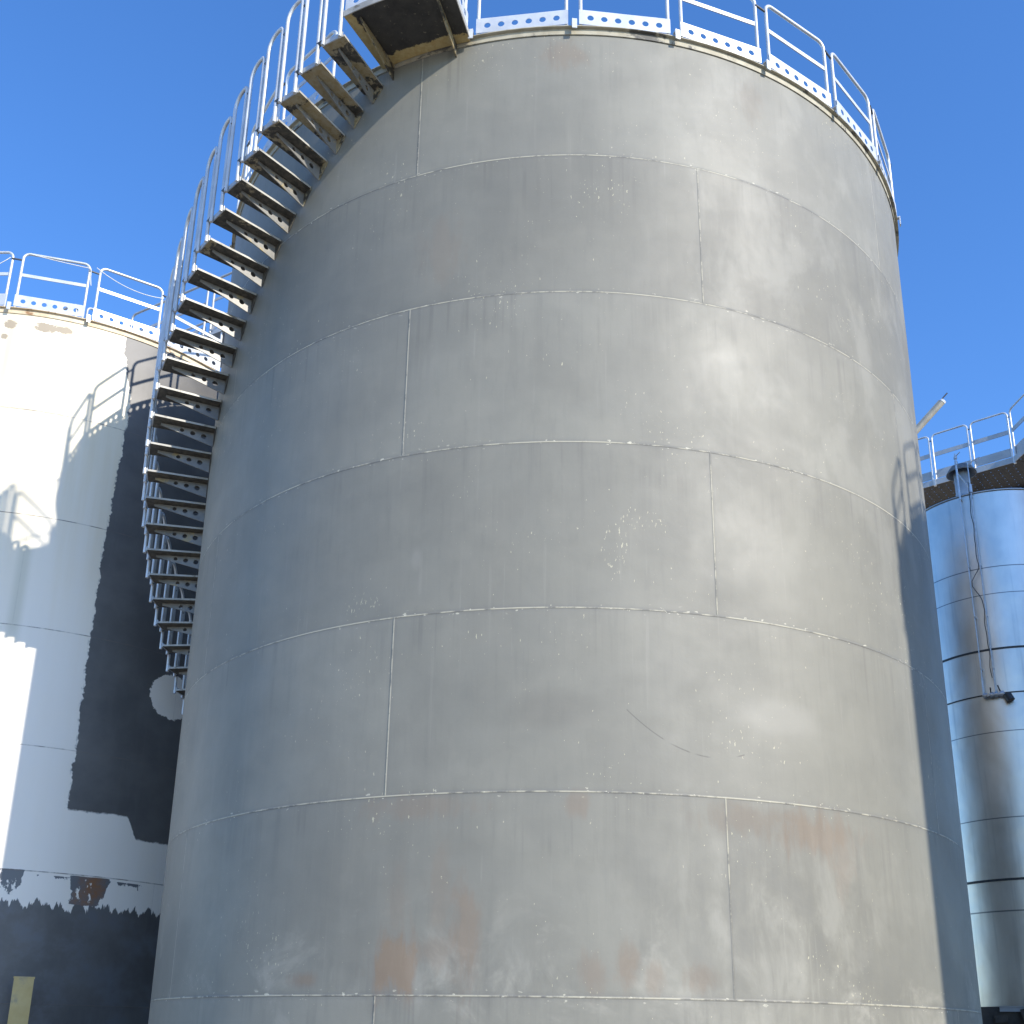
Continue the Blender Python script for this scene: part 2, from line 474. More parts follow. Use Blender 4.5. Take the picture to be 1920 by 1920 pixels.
def mat_stainless():
    g = Nodes('stainless_steel')
    uv = g.uv(); X = g.sep(uv); u, v = X[0], X[1]
    br = g.noise(g.vscale(uv, (1.2, 60, 1)), 1.0, 3, .6)
    bl = g.noise(g.vscale(uv, (1.5, .7, 1)), 1.0, 4, .6)
    c = g.mix(g.rng(bl, .3, .7), (0.58, 0.535, 0.475), (0.70, 0.65, 0.58))
    vr = g.noise(g.vscale(uv, (7, .25, 1)), 1.0, 3, .6)
    c = g.mix(g.math('MULTIPLY', g.rng(vr, .52, .72), .35), c, (0.34, 0.33, 0.31))
    # welded seams between the sheets
    Z = [(1.597, 8), (1.497, 7), (1.1355, 7), (1.0033, 7), (.7130, 8), (.4124, 10)]
    seam = None
    for h, w in Z:
        d = g.math('ABSOLUTE', g.math('SUBTRACT', v, hz(h * SK) - hz(.1176 * SK)))
        m = g.rng(d, .001 * w * 1.6, .001 * w * .8)
        seam = m if seam is None else g.mx(seam, m)
    c = g.mix(g.math('MULTIPLY', seam, .8), c, (0.10, 0.105, 0.115))
    ro = g.math('ADD', g.math('MULTIPLY', g.math('SUBTRACT', bl, .5), .16), .37)
    n = g.bump(g.noise(g.vscale(uv, (1.0, .8, 1)), 1.0, 3), 1.0, .022)
    n = g.bump(br, .25, .0006, n)
    m = g.out(c, ro, 1.0, n)
    g.b.inputs['Anisotropic'].default_value = 0.5
    return m


def simple(name, c1, c2, rough, metal=0.0, scale=3.0, bump=0.0, spec=None, dirt=None, dscale=5.0, dcut=(.5, .62)):
    g = Nodes(name)
    p = g.pos()
    c = g.mix(g.rng(g.noise(p, scale, 5, .6), .3, .7), c1, c2)
    if dirt is not None:
        c = g.mix(g.rng(g.noise(p, dscale, 5, .65, .4), dcut[0], dcut[1]), c, dirt)
    n = g.bump(g.noise(p, scale * 6, 3), .4, bump) if bump else None
    return g.out(c, rough, metal, n, spec)


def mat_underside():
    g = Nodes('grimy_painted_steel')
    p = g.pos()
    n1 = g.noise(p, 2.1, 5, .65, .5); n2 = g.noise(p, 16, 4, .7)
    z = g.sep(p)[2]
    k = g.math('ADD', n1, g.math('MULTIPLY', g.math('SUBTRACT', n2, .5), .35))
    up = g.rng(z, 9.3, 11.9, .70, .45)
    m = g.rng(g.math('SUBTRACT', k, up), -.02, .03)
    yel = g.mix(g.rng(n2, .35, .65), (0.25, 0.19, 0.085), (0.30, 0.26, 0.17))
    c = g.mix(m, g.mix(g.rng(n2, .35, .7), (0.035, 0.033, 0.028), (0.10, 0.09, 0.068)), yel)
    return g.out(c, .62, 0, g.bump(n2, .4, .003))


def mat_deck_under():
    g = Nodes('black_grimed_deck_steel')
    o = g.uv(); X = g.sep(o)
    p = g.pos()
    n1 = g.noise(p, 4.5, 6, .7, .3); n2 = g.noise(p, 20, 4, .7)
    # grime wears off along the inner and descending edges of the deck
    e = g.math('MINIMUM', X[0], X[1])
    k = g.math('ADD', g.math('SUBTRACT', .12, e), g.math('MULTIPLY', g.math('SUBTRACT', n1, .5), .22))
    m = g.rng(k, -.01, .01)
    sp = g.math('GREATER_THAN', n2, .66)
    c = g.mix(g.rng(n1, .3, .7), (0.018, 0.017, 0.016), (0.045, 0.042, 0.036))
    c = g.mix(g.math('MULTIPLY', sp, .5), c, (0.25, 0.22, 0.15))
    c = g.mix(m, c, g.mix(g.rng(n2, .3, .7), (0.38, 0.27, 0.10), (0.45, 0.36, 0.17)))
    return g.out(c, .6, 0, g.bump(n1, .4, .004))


def mat_ground():
    g = Nodes('yard_concrete')
    p = g.pos()
    c = g.mix(g.rng(g.noise(p, .35, 6, .6), .3, .7), (0.32, 0.28, 0.225), (0.44, 0.39, 0.32))
    c = g.mix(g.rng(g.noise(p, 6, 5, .7), .5, .7), c, (0.22, 0.195, 0.16))
    return g.out(c, .85, 0, g.bump(g.noise(p, 30, 4), .5, .01))


M_MAIN = mat_main_wall(); M_LEFT = mat_left_wall(); M_PLAIN = mat_plain_wall(); M_STAIN = mat_stainless()
M_BACK = simple('cream_tank_paint', (0.50, 0.44, 0.34), (0.60, 0.54, 0.44), .5, 0, .8)
M_GALV = simple('galvanised_steel', (0.50, 0.52, 0.53), (0.64, 0.655, 0.66), .42, .35, 4.0, .002)
M_GALV_DULL = simple('dull_galvanised_steel', (0.36, 0.38, 0.40), (0.48, 0.50, 0.52), .5, .35, 4.0, .002)
M_DARK = simple('dark_coupling_steel', (0.05, 0.055, 0.06), (0.10, 0.105, 0.11), .5, .3, 8.0)
M_EDGE = simple('worn_light_steel', (0.28, 0.272, 0.245), (0.42, 0.405, 0.36), .5, .1, 5.0, .002, None, (0.16, 0.145, 0.11), 7.0, (.58, .68))
M_GUSSET = simple('grey_bracket_steel', (0.145, 0.142, 0.132), (0.225, 0.218, 0.198), .42, .1, 4.0, .002, None, (0.30, 0.24, 0.13), 5.0, (.58, .68))
M_UNDER = mat_underside(); M_DECK = mat_deck_under()
M_CURB = simple('grimy_rim_angle', (0.30, 0.27, 0.19), (0.40, 0.37, 0.28), .6, 0, 6.0, .003, None, (0.10, 0.095, 0.08), 4.0, (.54, .62))
M_CURB_TAN = simple('rusty_rim_angle', (0.55, 0.43, 0.27), (0.66, 0.57, 0.42), .6, 0, 3.0, .003, None, (0.30, 0.17, 0.08), 5.0, (.60, .72))
M_GROUND = mat_ground()
M_PLINTH = simple('damp_dark_concrete', (0.035, 0.03, 0.024), (0.085, 0.07, 0.055), .8, 0, 2.0, .03)
M_CONC = simple('plinth_concrete', (0.22, 0.215, 0.2), (0.32, 0.31, 0.29), .85, 0, 3.0, .01)
M_BLACK = simple('black_painted_steel', (0.008, 0.008, 0.009), (0.02, 0.02, 0.022), .6, 0, 3.0)
M_BLUEGREY = simple('weathered_walkway_steel', (0.33, 0.35, 0.37), (0.42, 0.44, 0.46), .55, .2, 3.0, .002)
M_YELLOW = simple('faded_yellow_paint', (0.42, 0.315, 0.115), (0.50, 0.395, 0.18), .6, 0, 3.0, .004, None, (0.32, 0.28, 0.17), 3.0, (.55, .7))
M_LAMPCASE = simple('lamp_casing', (0.30, 0.28, 0.23), (0.40, 0.37, 0.30), .55, 0, 6.0)
M_LAMPEND = simple('lamp_end_cap', (0.70, 0.70, 0.68), (0.78, 0.78, 0.76), .4, 0, 6.0)
M_LID = simple('dark_hood_steel', (0.12, 0.12, 0.12), (0.19, 0.185, 0.175), .55, .2, 6.0)
M_ROPE = simple('white_cord', (0.60, 0.60, 0.58), (0.72, 0.72, 0.70), .8, 0, 20.0)
M_RUBBER = simple('black_rubber', (0.02, 0.02, 0.02), (0.035, 0.034, 0.033), .5, 0, 10.0)
M_PIPE = simple('bright_pipe_steel', (0.42, 0.43, 0.44), (0.55, 0.56, 0.57), .35, .7, 10.0)


# ------------------------------------------------------------------ tanks
def base_angle(c):
    return math.atan2(-c[0], -c[1])


def wall_mesh(R, z0, z1, base, rows, seg=240):
    """cylinder side in local coordinates (axis at the origin); UV = metres round the tank, metres up"""
    mb = MB(); vs = []; fs = []; uvs = []
    for j in range(rows + 1):
        z = z0 + (z1 - z0) * j / rows
        for k in range(seg):
            th = -PI + 2 * PI * k / seg
            a = base - th
            vs.append((R * math.sin(a), R * math.cos(a), z))
    for j in range(rows):
        for k in range(seg):
            k2 = (k + 1) % seg
            fs.append((j * seg + k, j * seg + k2, (j + 1) * seg + k2, (j + 1) * seg + k))
            u0 = (-PI + 2 * PI * k / seg) * R; u1 = (-PI + 2 * PI * (k + 1) / seg) * R
            v0 = (z1 - z0) * j / rows; v1 = (z1 - z0) * (j + 1) / rows
            uvs.append([(u0, v0), (u1, v0), (u1, v1), (u0, v1)])
    mb.add(vs, fs, 0, True, uvs)
    return mb


def tank(name, label, cat, c, R, mwall, mcurb, mroof):
    t = thing(name, label, cat, (c[0], c[1], 0))
    b = base_angle(c)
    wall_mesh(R, BASE, TOP, b, 7).build('wall', mwall, t)
    MB().lathe([(R - .004, TOP - .02), (R * .5, TOP + .32), (.001, TOP + .55)], 64).build('roof', mroof, t)
    # curb angle: standing leg on the plate, flange outwards
    MB().lathe([(R + .002, TOP - .074), (R + .014, TOP - .074), (R + .014, TOP + .004), (R + .050, TOP + .004),
                (R + .050, TOP + .014), (R - .03, TOP + .014)], 192, smooth=False).build('rim_angle', mcurb, t)
    MB().lathe([(R + .35, 0.004), (R + .35, BASE - .03), (R + .32, BASE - .001), (R - .2, BASE - .001)], 96, smooth=False).build('plinth', M_CONC, t)
    return t


PITCH_M = 13.55 / 180 * PI * S          # railing panel pitch along the rim, metres


def panel_parts(width, height, toe_h, n_holes, parent, loc, rz, mats, hole_r=.037, bottom_tab=True, toe_t=.005, gap=None):
    """one railing panel: frame mesh with toe_board, mid_rail, coupling and clamp as children; x along, y outwards"""
    mg, mt, md = mats
    w = width / 2 - .02; r = .021; q = .10
    pts = [(-w, 0, -.01), (-w, 0, height - q)]
    for k in range(1, 6):
        a = PI - k * PI / 12
        pts.append((-w + q + q * math.cos(a), 0, height - q + q * math.sin(a)))
    pts.append((-w + q, 0, height)); pts.append((w - q, 0, height))
    for k in range(1, 6):
        a = PI / 2 - k * PI / 12
        pts.append((w - q + q * math.cos(a), 0, height - q + q * math.sin(a)))
    pts += [(w, 0, height - q), (w, 0, -.01)]
    fr = MB().tube(pts, r, 10).build('railing_panel', mg, parent, loc, rz)
    kids = []
    x0, x1 = -w - r, w + r
    cell = (x1 - x0 - .10) / n_holes
    cells = [([(x0, 0), (x0 + .05, 0), (x0 + .05, toe_h), (x0, toe_h)], (0, 0), 0)]
    for k in range(n_holes):
        a = x0 + .05 + cell * k
        cells.append(([(a, 0), (a + cell, 0), (a + cell, toe_h), (a, toe_h)], (a + cell / 2, toe_h * .48), hole_r))
    cells.append(([(x1 - .05, 0), (x1, 0), (x1, toe_h), (x1 - .05, toe_h)], (0, 0), 0))
    tb = MB().plate_holes(cells, (0, .026, .012), (1, 0, 0), (0, 0, 1), (0, -1, 0), toe_t)
    tb.rim_strip([(x0, 0), (x1, 0), (x1, toe_h), (x0, toe_h)], (0, .026, .012), (1, 0, 0), (0, 0, 1), (0, -1, 0), toe_t)
    kids.append(tb.build('toe_board', mt, fr))
    mr = MB().box((0, .0, height * .60), (2 * w - 2 * r + .01, .012, .055))
    kids.append(mr.build('mid_rail', mg, fr))
    cp = MB().tube([(w + r - .006, 0, height - .13), (w + r + (gap if gap is not None else PITCH_M - width) + .03, 0, height - .13)], .014, 8)
    kids.append(cp.build('coupling', md, fr))
    if bottom_tab:
        cb = MB().box((w + r + .055, .052, -.015), (.055, .012, .13))
        cb.box((w + r + .055, .02, .04), (.055, .06, .012))
        kids.append(cb.build('clamp', mt, fr))
    KIDS[fr.name] = kids
    return fr


def ring_railing(name, label, c, R, gap_deg, count, group, zbase=None, mats=None):
    t = thing(name, label, 'railing', (c[0], c[1], TOP), 0.0, group)
    b = base_angle(c)
    pitch = PITCH_M / R
    rr = R + .022
    mats = mats or (M_GALV, M_GALV, M_DARK)
    proto = None
    for k in range(count):
        a = b - (R_(gap_deg) + pitch * (k + .5))
        loc = (rr * math.sin(a) * math.cos(pitch * .45), rr * math.cos(a) * math.cos(pitch * .45), .022)
        if proto is None:
            proto = panel_parts(PITCH_M - .115, 1.0, .205, 6, t, loc, -a, mats)
        else:
            p = copy_part(proto, t); p.location = loc; p.rotation_euler = (0, 0, -a)
    return t


main = tank('storage_tank', 'huge grey riveted-looking welded steel tank filling the middle of the photo', 'storage tank',
            MAIN_C, S, M_MAIN, M_CURB, M_CONC)
main['label'] = 'huge weathered grey steel tank in the middle, wrapped by the open stair'
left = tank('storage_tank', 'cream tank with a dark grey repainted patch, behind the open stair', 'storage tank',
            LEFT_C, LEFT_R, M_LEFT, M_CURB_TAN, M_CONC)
CAST_C = (3.092 * S, 1.159 * S)
CAST_R = .8 * S
cast = tank('storage_tank', 'pale tank beyond the right edge whose shadow with railing falls on the grey tank', 'storage tank',
            CAST_C, CAST_R, M_PLAIN, M_CURB, M_CONC)

TALL_C = (3.52 * S, 2.61 * S)  # sun blocker: unseen silo added to take the glare off the stainless one
tall = thing('stainless_silo', 'added slim silo, unseen beyond the right edge, keeping sun off the stainless silo', 'silo', (TALL_C[0], TALL_C[1], 0))
MB().lathe([(.47 * S, 0), (.47 * S, 17.4)], 64).build('wall', M_PLAIN, tall)
MB().lathe([(.47 * S, 17.4), (.3, 18.3), (.001, 18.35)], 64).build('roof', M_PLAIN, tall)
MB().lathe([(.47 * S + .002, 17.3), (.47 * S + .06, 17.3), (.47 * S + .06, 17.42), (.47 * S - .01, 17.42)], 64, smooth=False).build('rim_band', M_CURB, tall)
back = tank('storage_tank', 'added cream tank hidden behind the big grey tank for the stainless silo to mirror', 'storage tank',
            (7.4, 31.5), 3.7, M_BACK, M_CURB_TAN, M_CONC)  # unseen tank added as a warm reflection for the silo's left edge
back2 = tank('storage_tank', 'added cream tank out of sight beyond the stainless silo, filling its mirrored edge', 'storage tank',
             (12.2, 34.0), 3.4, M_BACK, M_CURB_TAN, M_CONC)  # second unseen tank, added to cover open sky in the silo's reflection
ring_railing('guard_railing', 'galvanised railing with round-holed toe boards around the top of the big grey tank', MAIN_C, S, 1.6 - 13.55, 25, 'tank top railings')
ring_railing('guard_railing', 'galvanised railing with round-holed toe boards on top of the cream tank', LEFT_C, LEFT_R, -1.25 - 16.8 * 2, 21, 'tank top railings')
ring_railing('guard_railing', 'railing on the unseen right-hand tank, visible only as a shadow on the grey tank', CAST_C, CAST_R, 0, 21, 'tank top railings')

# ------------------------------------------------------------------ stair round the big tank
B0 = base_angle(MAIN_C)
RO = 1.1566 * S
TH0, DTH, DW = -0.48912, -0.052807, 0.053923
Z0T, DZ = hz(2.14027), 0.0486936 * S


def pol(th, r, z):
    a = B0 - th
    return Vector((r * math.sin(a), r * math.cos(a), z))


stair = thing('spiral_stair', 'steel stair of cantilevered treads curling up the left side of the big grey tank', 'staircase', (MAIN_C[0], MAIN_C[1], 0))


def tread_proto():
    # built with its descending edge at th = 0
    t = MB(); h = .026; ri = S + .010
    c = [pol(0, ri, 0), pol(0, RO, 0), pol(DW, RO, 0), pol(DW, ri, 0)]
    up = Vector((0, 0, h))
    p = c + [q + up for q in c]
    t.add(p, [(0, 1, 2, 3)], 0)                    # underside
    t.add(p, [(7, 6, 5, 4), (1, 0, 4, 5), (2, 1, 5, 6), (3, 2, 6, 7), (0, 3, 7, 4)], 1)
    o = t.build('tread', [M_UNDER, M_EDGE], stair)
    kids = []
    # gusset with three holes, deep at the wall
    tm = DW * .52
    ex = (pol(tm, 1, 0)).normalized(); ez = Vector((0, 0, 1)); en = ex.cross(ez)
    L = .645; d0 = .19; d1 = .03
    low = lambda x: -d0 + (d0 - d1) * x / L
    xs = [0, .055, .19, .325, .455, L]
    cells = []
    for i in range(5):
        a, b2 = xs[i], xs[i + 1]
        poly = [(a, low(a)), (b2, low(b2)), (b2, 0), (a, 0)]
        hr = {1: .034, 2: .031, 3: .026}.get(i, 0)
        m = (a + b2) / 2
        cells.append((poly, (m, low(m) * .46), hr))
    gs = MB(); org = pol(tm, S + .012, -.003)
    gs.plate_holes(cells, org, ex, ez, en, .012)
    gs.rim_strip([(0, -d0), (L, -d1), (L, 0), (0, 0)], org, ex, ez, en, .012)
    kids.append(gs.build('gusset', M_GUSSET, o))
    # triangular fixing plate against the tank
    pa, pb, pc = pol(DW, S + .004, .03), pol(tm, S + .004, .03), pol(tm, S + .004, -d0)
    pd = pol(DW, S + .004, -.02)
    n = ex * .010
    ep = MB(); tri = [pa, pb, pc, pd]
    ep.add(tri + [q + n for q in tri], [(0, 1, 2, 3), (7, 6, 5, 4), (0, 4, 5, 1), (1, 5, 6, 2), (2, 6, 7, 3), (3, 7, 4, 0)])
    kids.append(ep.build('fixing_plate', M_UNDER, o))
    # outer end plate that carries the posts
    q0, q1 = pol(0.004, RO + .003, -.004), pol(DW - .003, RO + .003, -.004)
    ox = pol(DW / 2, 1, 0).normalized() * .012; uz = Vector((0, 0, .062))
    ed = MB().hexa([q0, q0 + ox, q1 + ox, q1, q0 + uz, q0 + ox + uz, q1 + ox + uz, q1 + uz])
    kids.append(ed.build('end_plate', M_GALV_DULL, o))
    # dark spacer block tying the next panel's post to this tread's low corner
    s0 = pol(-.0065, RO + .034, .012); s1 = pol(.0075, RO + .034, .012)
    kids.append(MB().tube([s0, s1], .026, 8).build('spacer', M_DARK, o))
    KIDS[o.name] = kids
    return o


def loop_proto():
    rl = RO + .036; H = 1.10; r = .022
    tl, th = .0066, DW - .0062
    A = lambda f, z: pol(tl + (th - tl) * f, rl, z)
    arc = (th - tl) * rl
    q = .085
    pts = [A(0, -.03), A(0, H + .0)]
    for k in range(1, 10):               # long sweep up over the tread
        t_ = k / 10 * PI / 2
        pts.append(A((1 - math.cos(t_)) * .80, H + .02 + (DZ - .03) * math.sin(t_)))
    for k in range(1, 7):                # tight corner down into the upper post
        a = k / 6 * PI / 2
        pts.append(A(.80 + .20 * math.sin(a), H - .01 + DZ + .004 - .07 * (1 - math.cos(a))))
    zt = pts[-1].z
    pts += [A(1, zt - .1), A(1, -.03)]
    o = MB().tube(pts, r, 8).build('handrail_loop', M_GALV, stair)
    c0 = A(1, zt - .06); c1 = pol(DW + .0076, rl, zt - .045)
    k = MB().tube([c0, c1], .013, 8).build('coupling', M_DARK, o)
    KIDS[o.name] = [k]
    return o


tp = tread_proto(); lp = loop_proto()
for i in range(50):
    a = tp if i == 0 else copy_part(tp, stair)
    b = lp if i == 0 else copy_part(lp, stair)
    for o in (a, b):
        o.location = (0, 0, Z0T - i * DZ)
        o.rotation_euler = (0, 0, TH0 + DTH * i)

# landing at the head of the stair
ld = MB(); T0, T1 = R_(-25.0), R_(-12.1); ZD = TOP - .028
n = 8; ri, ro2 = S + .02, 1.163 * S
vs = []; fs = []
for k in range(n + 1):
    th = T0 + (T1 - T0) * k / n
    for r, z in ((ri, ZD), (ro2, ZD), (ro2, ZD + .04), (ri, ZD + .04)): vs.append(pol(th, r, z))
und = []; und_uv = []; rest = []
for k in range(n):
    a, b2 = 4 * k, 4 * (k + 1)
    und.append((a, a + 1, b2 + 1, b2))
    th0 = (T0 + (T1 - T0) * k / n - T0) * 5.2; th1 = (T0 + (T1 - T0) * (k + 1) / n - T0) * 5.2
    und_uv.append([(th0, 0), (th0, ro2 - ri), (th1, ro2 - ri), (th1, 0)])
    rest += [(a + 1, a + 2, b2 + 2, b2 + 1), (a + 2, a + 3, b2 + 3, b2 + 2), (a + 3, a, b2, b2 + 3)]
ld.add(vs, und, 0, False, und_uv)
ld.add(vs, rest + [(0, 3, 2, 1), (4 * n, 4 * n + 1, 4 * n + 2, 4 * n + 3)], 1)
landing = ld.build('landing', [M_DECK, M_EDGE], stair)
for th, dp in ((R_(-23.3), .21), (R_(-14.0), .17)):
    ex = pol(th, 1, 0).normalized(); ez = Vector((0, 0, 1)); en = ex.cross(ez)
    org = pol(th, S + .004, ZD - .003)
    L = .70
    g_ = MB().plate_holes([([(0, -dp), (L, -.03), (L, 0), (0, 0)], (0, 0), 0)], org, ex, ez, en, .014)
    g_.rim_strip([(0, -dp), (L, -.03), (L, 0), (0, 0)], org, ex, ez, en, .014)
    g_.build('gusset', M_UNDER, landing)
f_ = MB()
for k in range(n):
    t0_, t1_ = T0 + (T1 - T0) * k / n, T0 + (T1 - T0) * (k + 1) / n
    f_.hexa([pol(t0_, ro2 + .002, ZD - .012), pol(t1_, ro2 + .002, ZD - .012), pol(t1_, ro2 + .012, ZD - .012), pol(t0_, ro2 + .012, ZD - .012),
             pol(t0_, ro2 + .002, ZD + .07), pol(t1_, ro2 + .002, ZD + .07), pol(t1_, ro2 + .012, ZD + .07), pol(t0_, ro2 + .012, ZD + .07)])
a_, b_ = pol(T1 + .0005, ri + .06, ZD - .012), pol(T1 + .0005, ro2 + .01, ZD - .012)
sx = (pol(T1 + .003, ro2, 0) - pol(T1, ro2, 0)).normalized() * .010; uz = Vector((0, 0, .07))
f_.hexa([a_, b_, b_ + sx, a_ + sx, a_ + uz, b_ + uz, b_ + sx + uz, a_ + sx + uz])
f_.build('fascia', M_EDGE, landing)
tm = (T0 + T1) / 2; am = B0 - tm
ch = 2 * (ro2) * math.sin((T1 - T0) / 2)
pm = pol(tm, ro2 * math.cos((T1 - T0) / 2) - .012, ZD + .045)
panel_parts(ch - .05, 1.02, .205, 7, stair, pm, -am, (M_GALV, M_GALV, M_DARK), bottom_tab=False)
as_ = B0 - T1
pside = pol(T1 - .004, (S + .12 + ro2) / 2, ZD + .045)
panel_parts(.62, 1.02, .205, 4, stair, pside, -as_ + PI / 2, (M_GALV, M_GALV, M_DARK), bottom_tab=False)

# ------------------------------------------------------------------ catwalk from the cream tank's roof to the big tank
ZC = 13.0
cw = thing('roof_catwalk', 'dull railed catwalk on the cream tank roof, leading across to the big grey tank', 'catwalk', (LEFT_C[0], LEFT_C[1], ZC))
lc = Vector((LEFT_C[0], LEFT_C[1], 0))
cA, cB = Vector((-7.10, 17.18, 0)), Vector((-3.72, 15.21, 0))
cdir = (cB - cA).normalized(); cn = Vector((-cdir.y, cdir.x, 0))
fl = MB()
q4 = [cA, cB, cB + cn * .8, cA + cn * .8]
fl.hexa([q - lc + Vector((0, 0, dz)) for dz in (-.05, 0) for q in q4])
p4 = [Vector((-9.35, 17.62, 0)), Vector((-7.88, 16.80, 0)), Vector((-7.05, 17.40, 0)), Vector((-7.0, 18.6, 0)), Vector((-8.6, 19.4, 0))]
n5 = len(p4)
pv_ = [q - lc + Vector((0, 0, dz)) for dz in (-.056, -.006) for q in p4]
fl.add(pv_, [tuple(reversed(range(n5))), tuple(range(n5, 2 * n5))] + [(k, (k + 1) % n5, n5 + (k + 1) % n5, n5 + k) for k in range(n5)])
fl.build('deck', M_BLUEGREY, cw)
lg = MB()
for q, zb_ in ((Vector((-8.9, 17.9, 0)), TOP + .25), (Vector((-7.4, 17.6, 0)), TOP + .35), (Vector((-8.3, 18.9, 0)), TOP + .35), (cB + cn * .4 + cdir * -.1, TOP + .01)):
    lg.box((q.x - lc.x, q.y - lc.y, (zb_ - ZC - .05) / 2), (.07, .07, ZC - .05 - zb_ + .02))
lg.build('support_leg', M_GALV_DULL, cw)
for a_, b_ in ((Vector((-9.35, 17.62, 0)), Vector((-7.93, 16.83, 0))), (Vector((-7.80, 16.90, 0)), Vector((-7.50, 17.30, 0))),
               (cA + cdir * .03, cA + cdir * 1.98), (cA + cdir * 2.10, cB), (cB + cn * .8, cA + cdir * 2.0 + cn * .8), (cA + cdir * 1.88 + cn * .8, cA + cn * .8)):
    v_ = b_ - a_; m_ = (a_ + b_) / 2 - lc
    panel_parts(v_.length, 1.08, .18, max(2, int(v_.length / .19)), cw, (m_.x, m_.y, .01), math.atan2(v_.y, v_.x), (M_GALV_DULL, M_GALV_DULL, M_DARK), bottom_tab=False, gap=.08)

# ------------------------------------------------------------------ stainless silo on the right
ZS = hz(.1176 * SK); ZST = hz(1.89257 * SK)
silo = thing('stainless_silo', 'slim polished stainless steel silo at the right edge of the photo', 'silo', (STEEL_C[0], STEEL_C[1], ZS))
bs = base_angle(STEEL_C)
wall_mesh(STEEL_R, 0, ZST - ZS, bs, 8, 128).build('wall', M_STAIN, silo)
h_ = ZST - ZS
MB().lathe([(STEEL_R - .002, h_ - .006), (STEEL_R + .012, h_ - .03), (STEEL_R + .012, h_ + .006), (STEEL_R - .01, h_ + .006)], 128).build('rim_band', M_STAIN, silo)
MB().lathe([(STEEL_R - .01, h_ + .004), (.16, h_ + .24), (.001, h_ + .26)], 64).build('roof', M_STAIN, silo)
for h, w in ((1.29480, .035), (.51209, .04), (1.1355, .02)):
    z = hz(h * SK) - ZS
    MB().lathe([(STEEL_R + .001, z - w / 2), (STEEL_R + .012, z - w / 2), (STEEL_R + .012, z + w / 2), (STEEL_R + .001, z + w / 2)], 128, smooth=False).build('strap', M_RUBBER, silo)
# vent stub with its hood, standing on the roof near the front
vx, vy = 1.678 * S * SK - STEEL_C[0], 3.690 * S * SK - STEEL_C[1]
vent = MB().lathe([(.145, h_ - .02), (.145, h_ + .86), (.12, h_ + .86)], 28, (vx, vy)).build('vent_stub', M_BLUEGREY, silo)
hood = MB().lathe([(.27, h_ + .78), (.285, h_ + .78), (.28, h_ + .81), (.20, h_ + .93), (.10, h_ + .985), (.001, h_ + 1.0)], 28, (vx, vy))
hood.lathe([(.27, h_ + .78), (.15, h_ + .90)], 28, (vx, vy))
hood.build('hood', M_LID, silo)


def sp(th, r, z):   # point round the silo, local
    a = bs - R_(th)
    return Vector((r * math.sin(a), r * math.cos(a), z))


rp = STEEL_R + .075
zb = hz(1.131 * SK) - ZS
MB().tube([sp(-13.4, rp, zb), sp(-13.4, rp, zb + .35)], .018, 10).tube([sp(-13.4, rp, zb + .33), sp(-13.4, rp, h_ - .1)], .010, 10).tube([sp(-13.4, rp, h_ - .12), sp(-13.4, rp, h_ + .62)], .019, 10) \
    .tube([sp(-13.4, rp, h_ + .62), sp(-13.4, rp, h_ + .70)], .030, 10).tube([sp(-13.4, rp, h_ + .75), sp(-13.4, rp, h_ + .80)], .032, 10) \
    .tube([sp(-13.4, rp, h_ + .60), sp(-13.4, rp, h_ + .86)], .016, 10).build('riser_pipe', M_PIPE, silo)
MB().tube([sp(-6.0, rp, zb), sp(-6.0, rp, h_ + .30)], .011, 10).tube([sp(-6.0, rp, h_ - .02), sp(-6.0, rp, h_ + .14)], .032, 10).build('riser_pipe', M_PIPE, silo)
for th_ in (-13.4, -6.0):
    br_ = MB()
    for z in (zb + .5, zb + 1.5, zb + 2.5, h_ - .1):
        br_.box(sp(th_, STEEL_R + .04, z), (.03, .09, .03), 0, Matrix.Rotation(-(bs - R_(th_)), 3, 'Z'))
    br_.build('pipe_bracket', M_PIPE, silo)
hd_ = MB().tube([sp(-6.0, rp, h_ + .55), sp(-2.5, rp + .05, h_ + .60), sp(2, rp + .02, h_ + .66)], .014, 8)
hd_.tube([sp(-13.4, rp, h_ + .80), sp(-9.5, rp + .08, h_ + .83)], .010, 8)
hd_.tube([sp(-13.4, rp, h_ + .45), sp(-7.0, rp - .05, h_ + .12)], .011, 8)
hd_.tube([sp(-6, rp, h_ + .28), sp(-6, rp, h_ + .62)], .011, 8)
hd_.build('stay_rod', M_PIPE, silo)
# valve manifold
vm = MB().tube([sp(-14.2, rp, zb), sp(-9, rp + .01, zb - .02), sp(-3, rp + .01, zb - .02), sp(.5, rp + .03, zb - .05)], .032, 12)
for th_ in (-12.4, -8.6, -6.0, -2.4):
    vm.tube([sp(th_ - .9, rp, zb - .01), sp(th_ + .9, rp, zb - .015)], .055, 12)
vm.tube([sp(-10.4, STEEL_R, zb - .02), sp(-10.4, rp + .08, zb - .02)], .028, 10)
manifold = vm.build('valve_manifold', M_PIPE, silo)
MB().tube([sp(-9, rp + .02, zb + .03), sp(-8.6, rp + .10, zb + .10)], .012, 8).tube([sp(-3.4, rp + .02, zb + .03), sp(-4.4, rp + .06, zb + .14)], .012, 8).build('valve_lever', M_DARK, manifold)
MB().tube([sp(.3, rp + .02, zb - .03), sp(2.1, rp + .04, zb - .16)], .072, 12).build('hose_coupling', M_RUBBER, manifold)

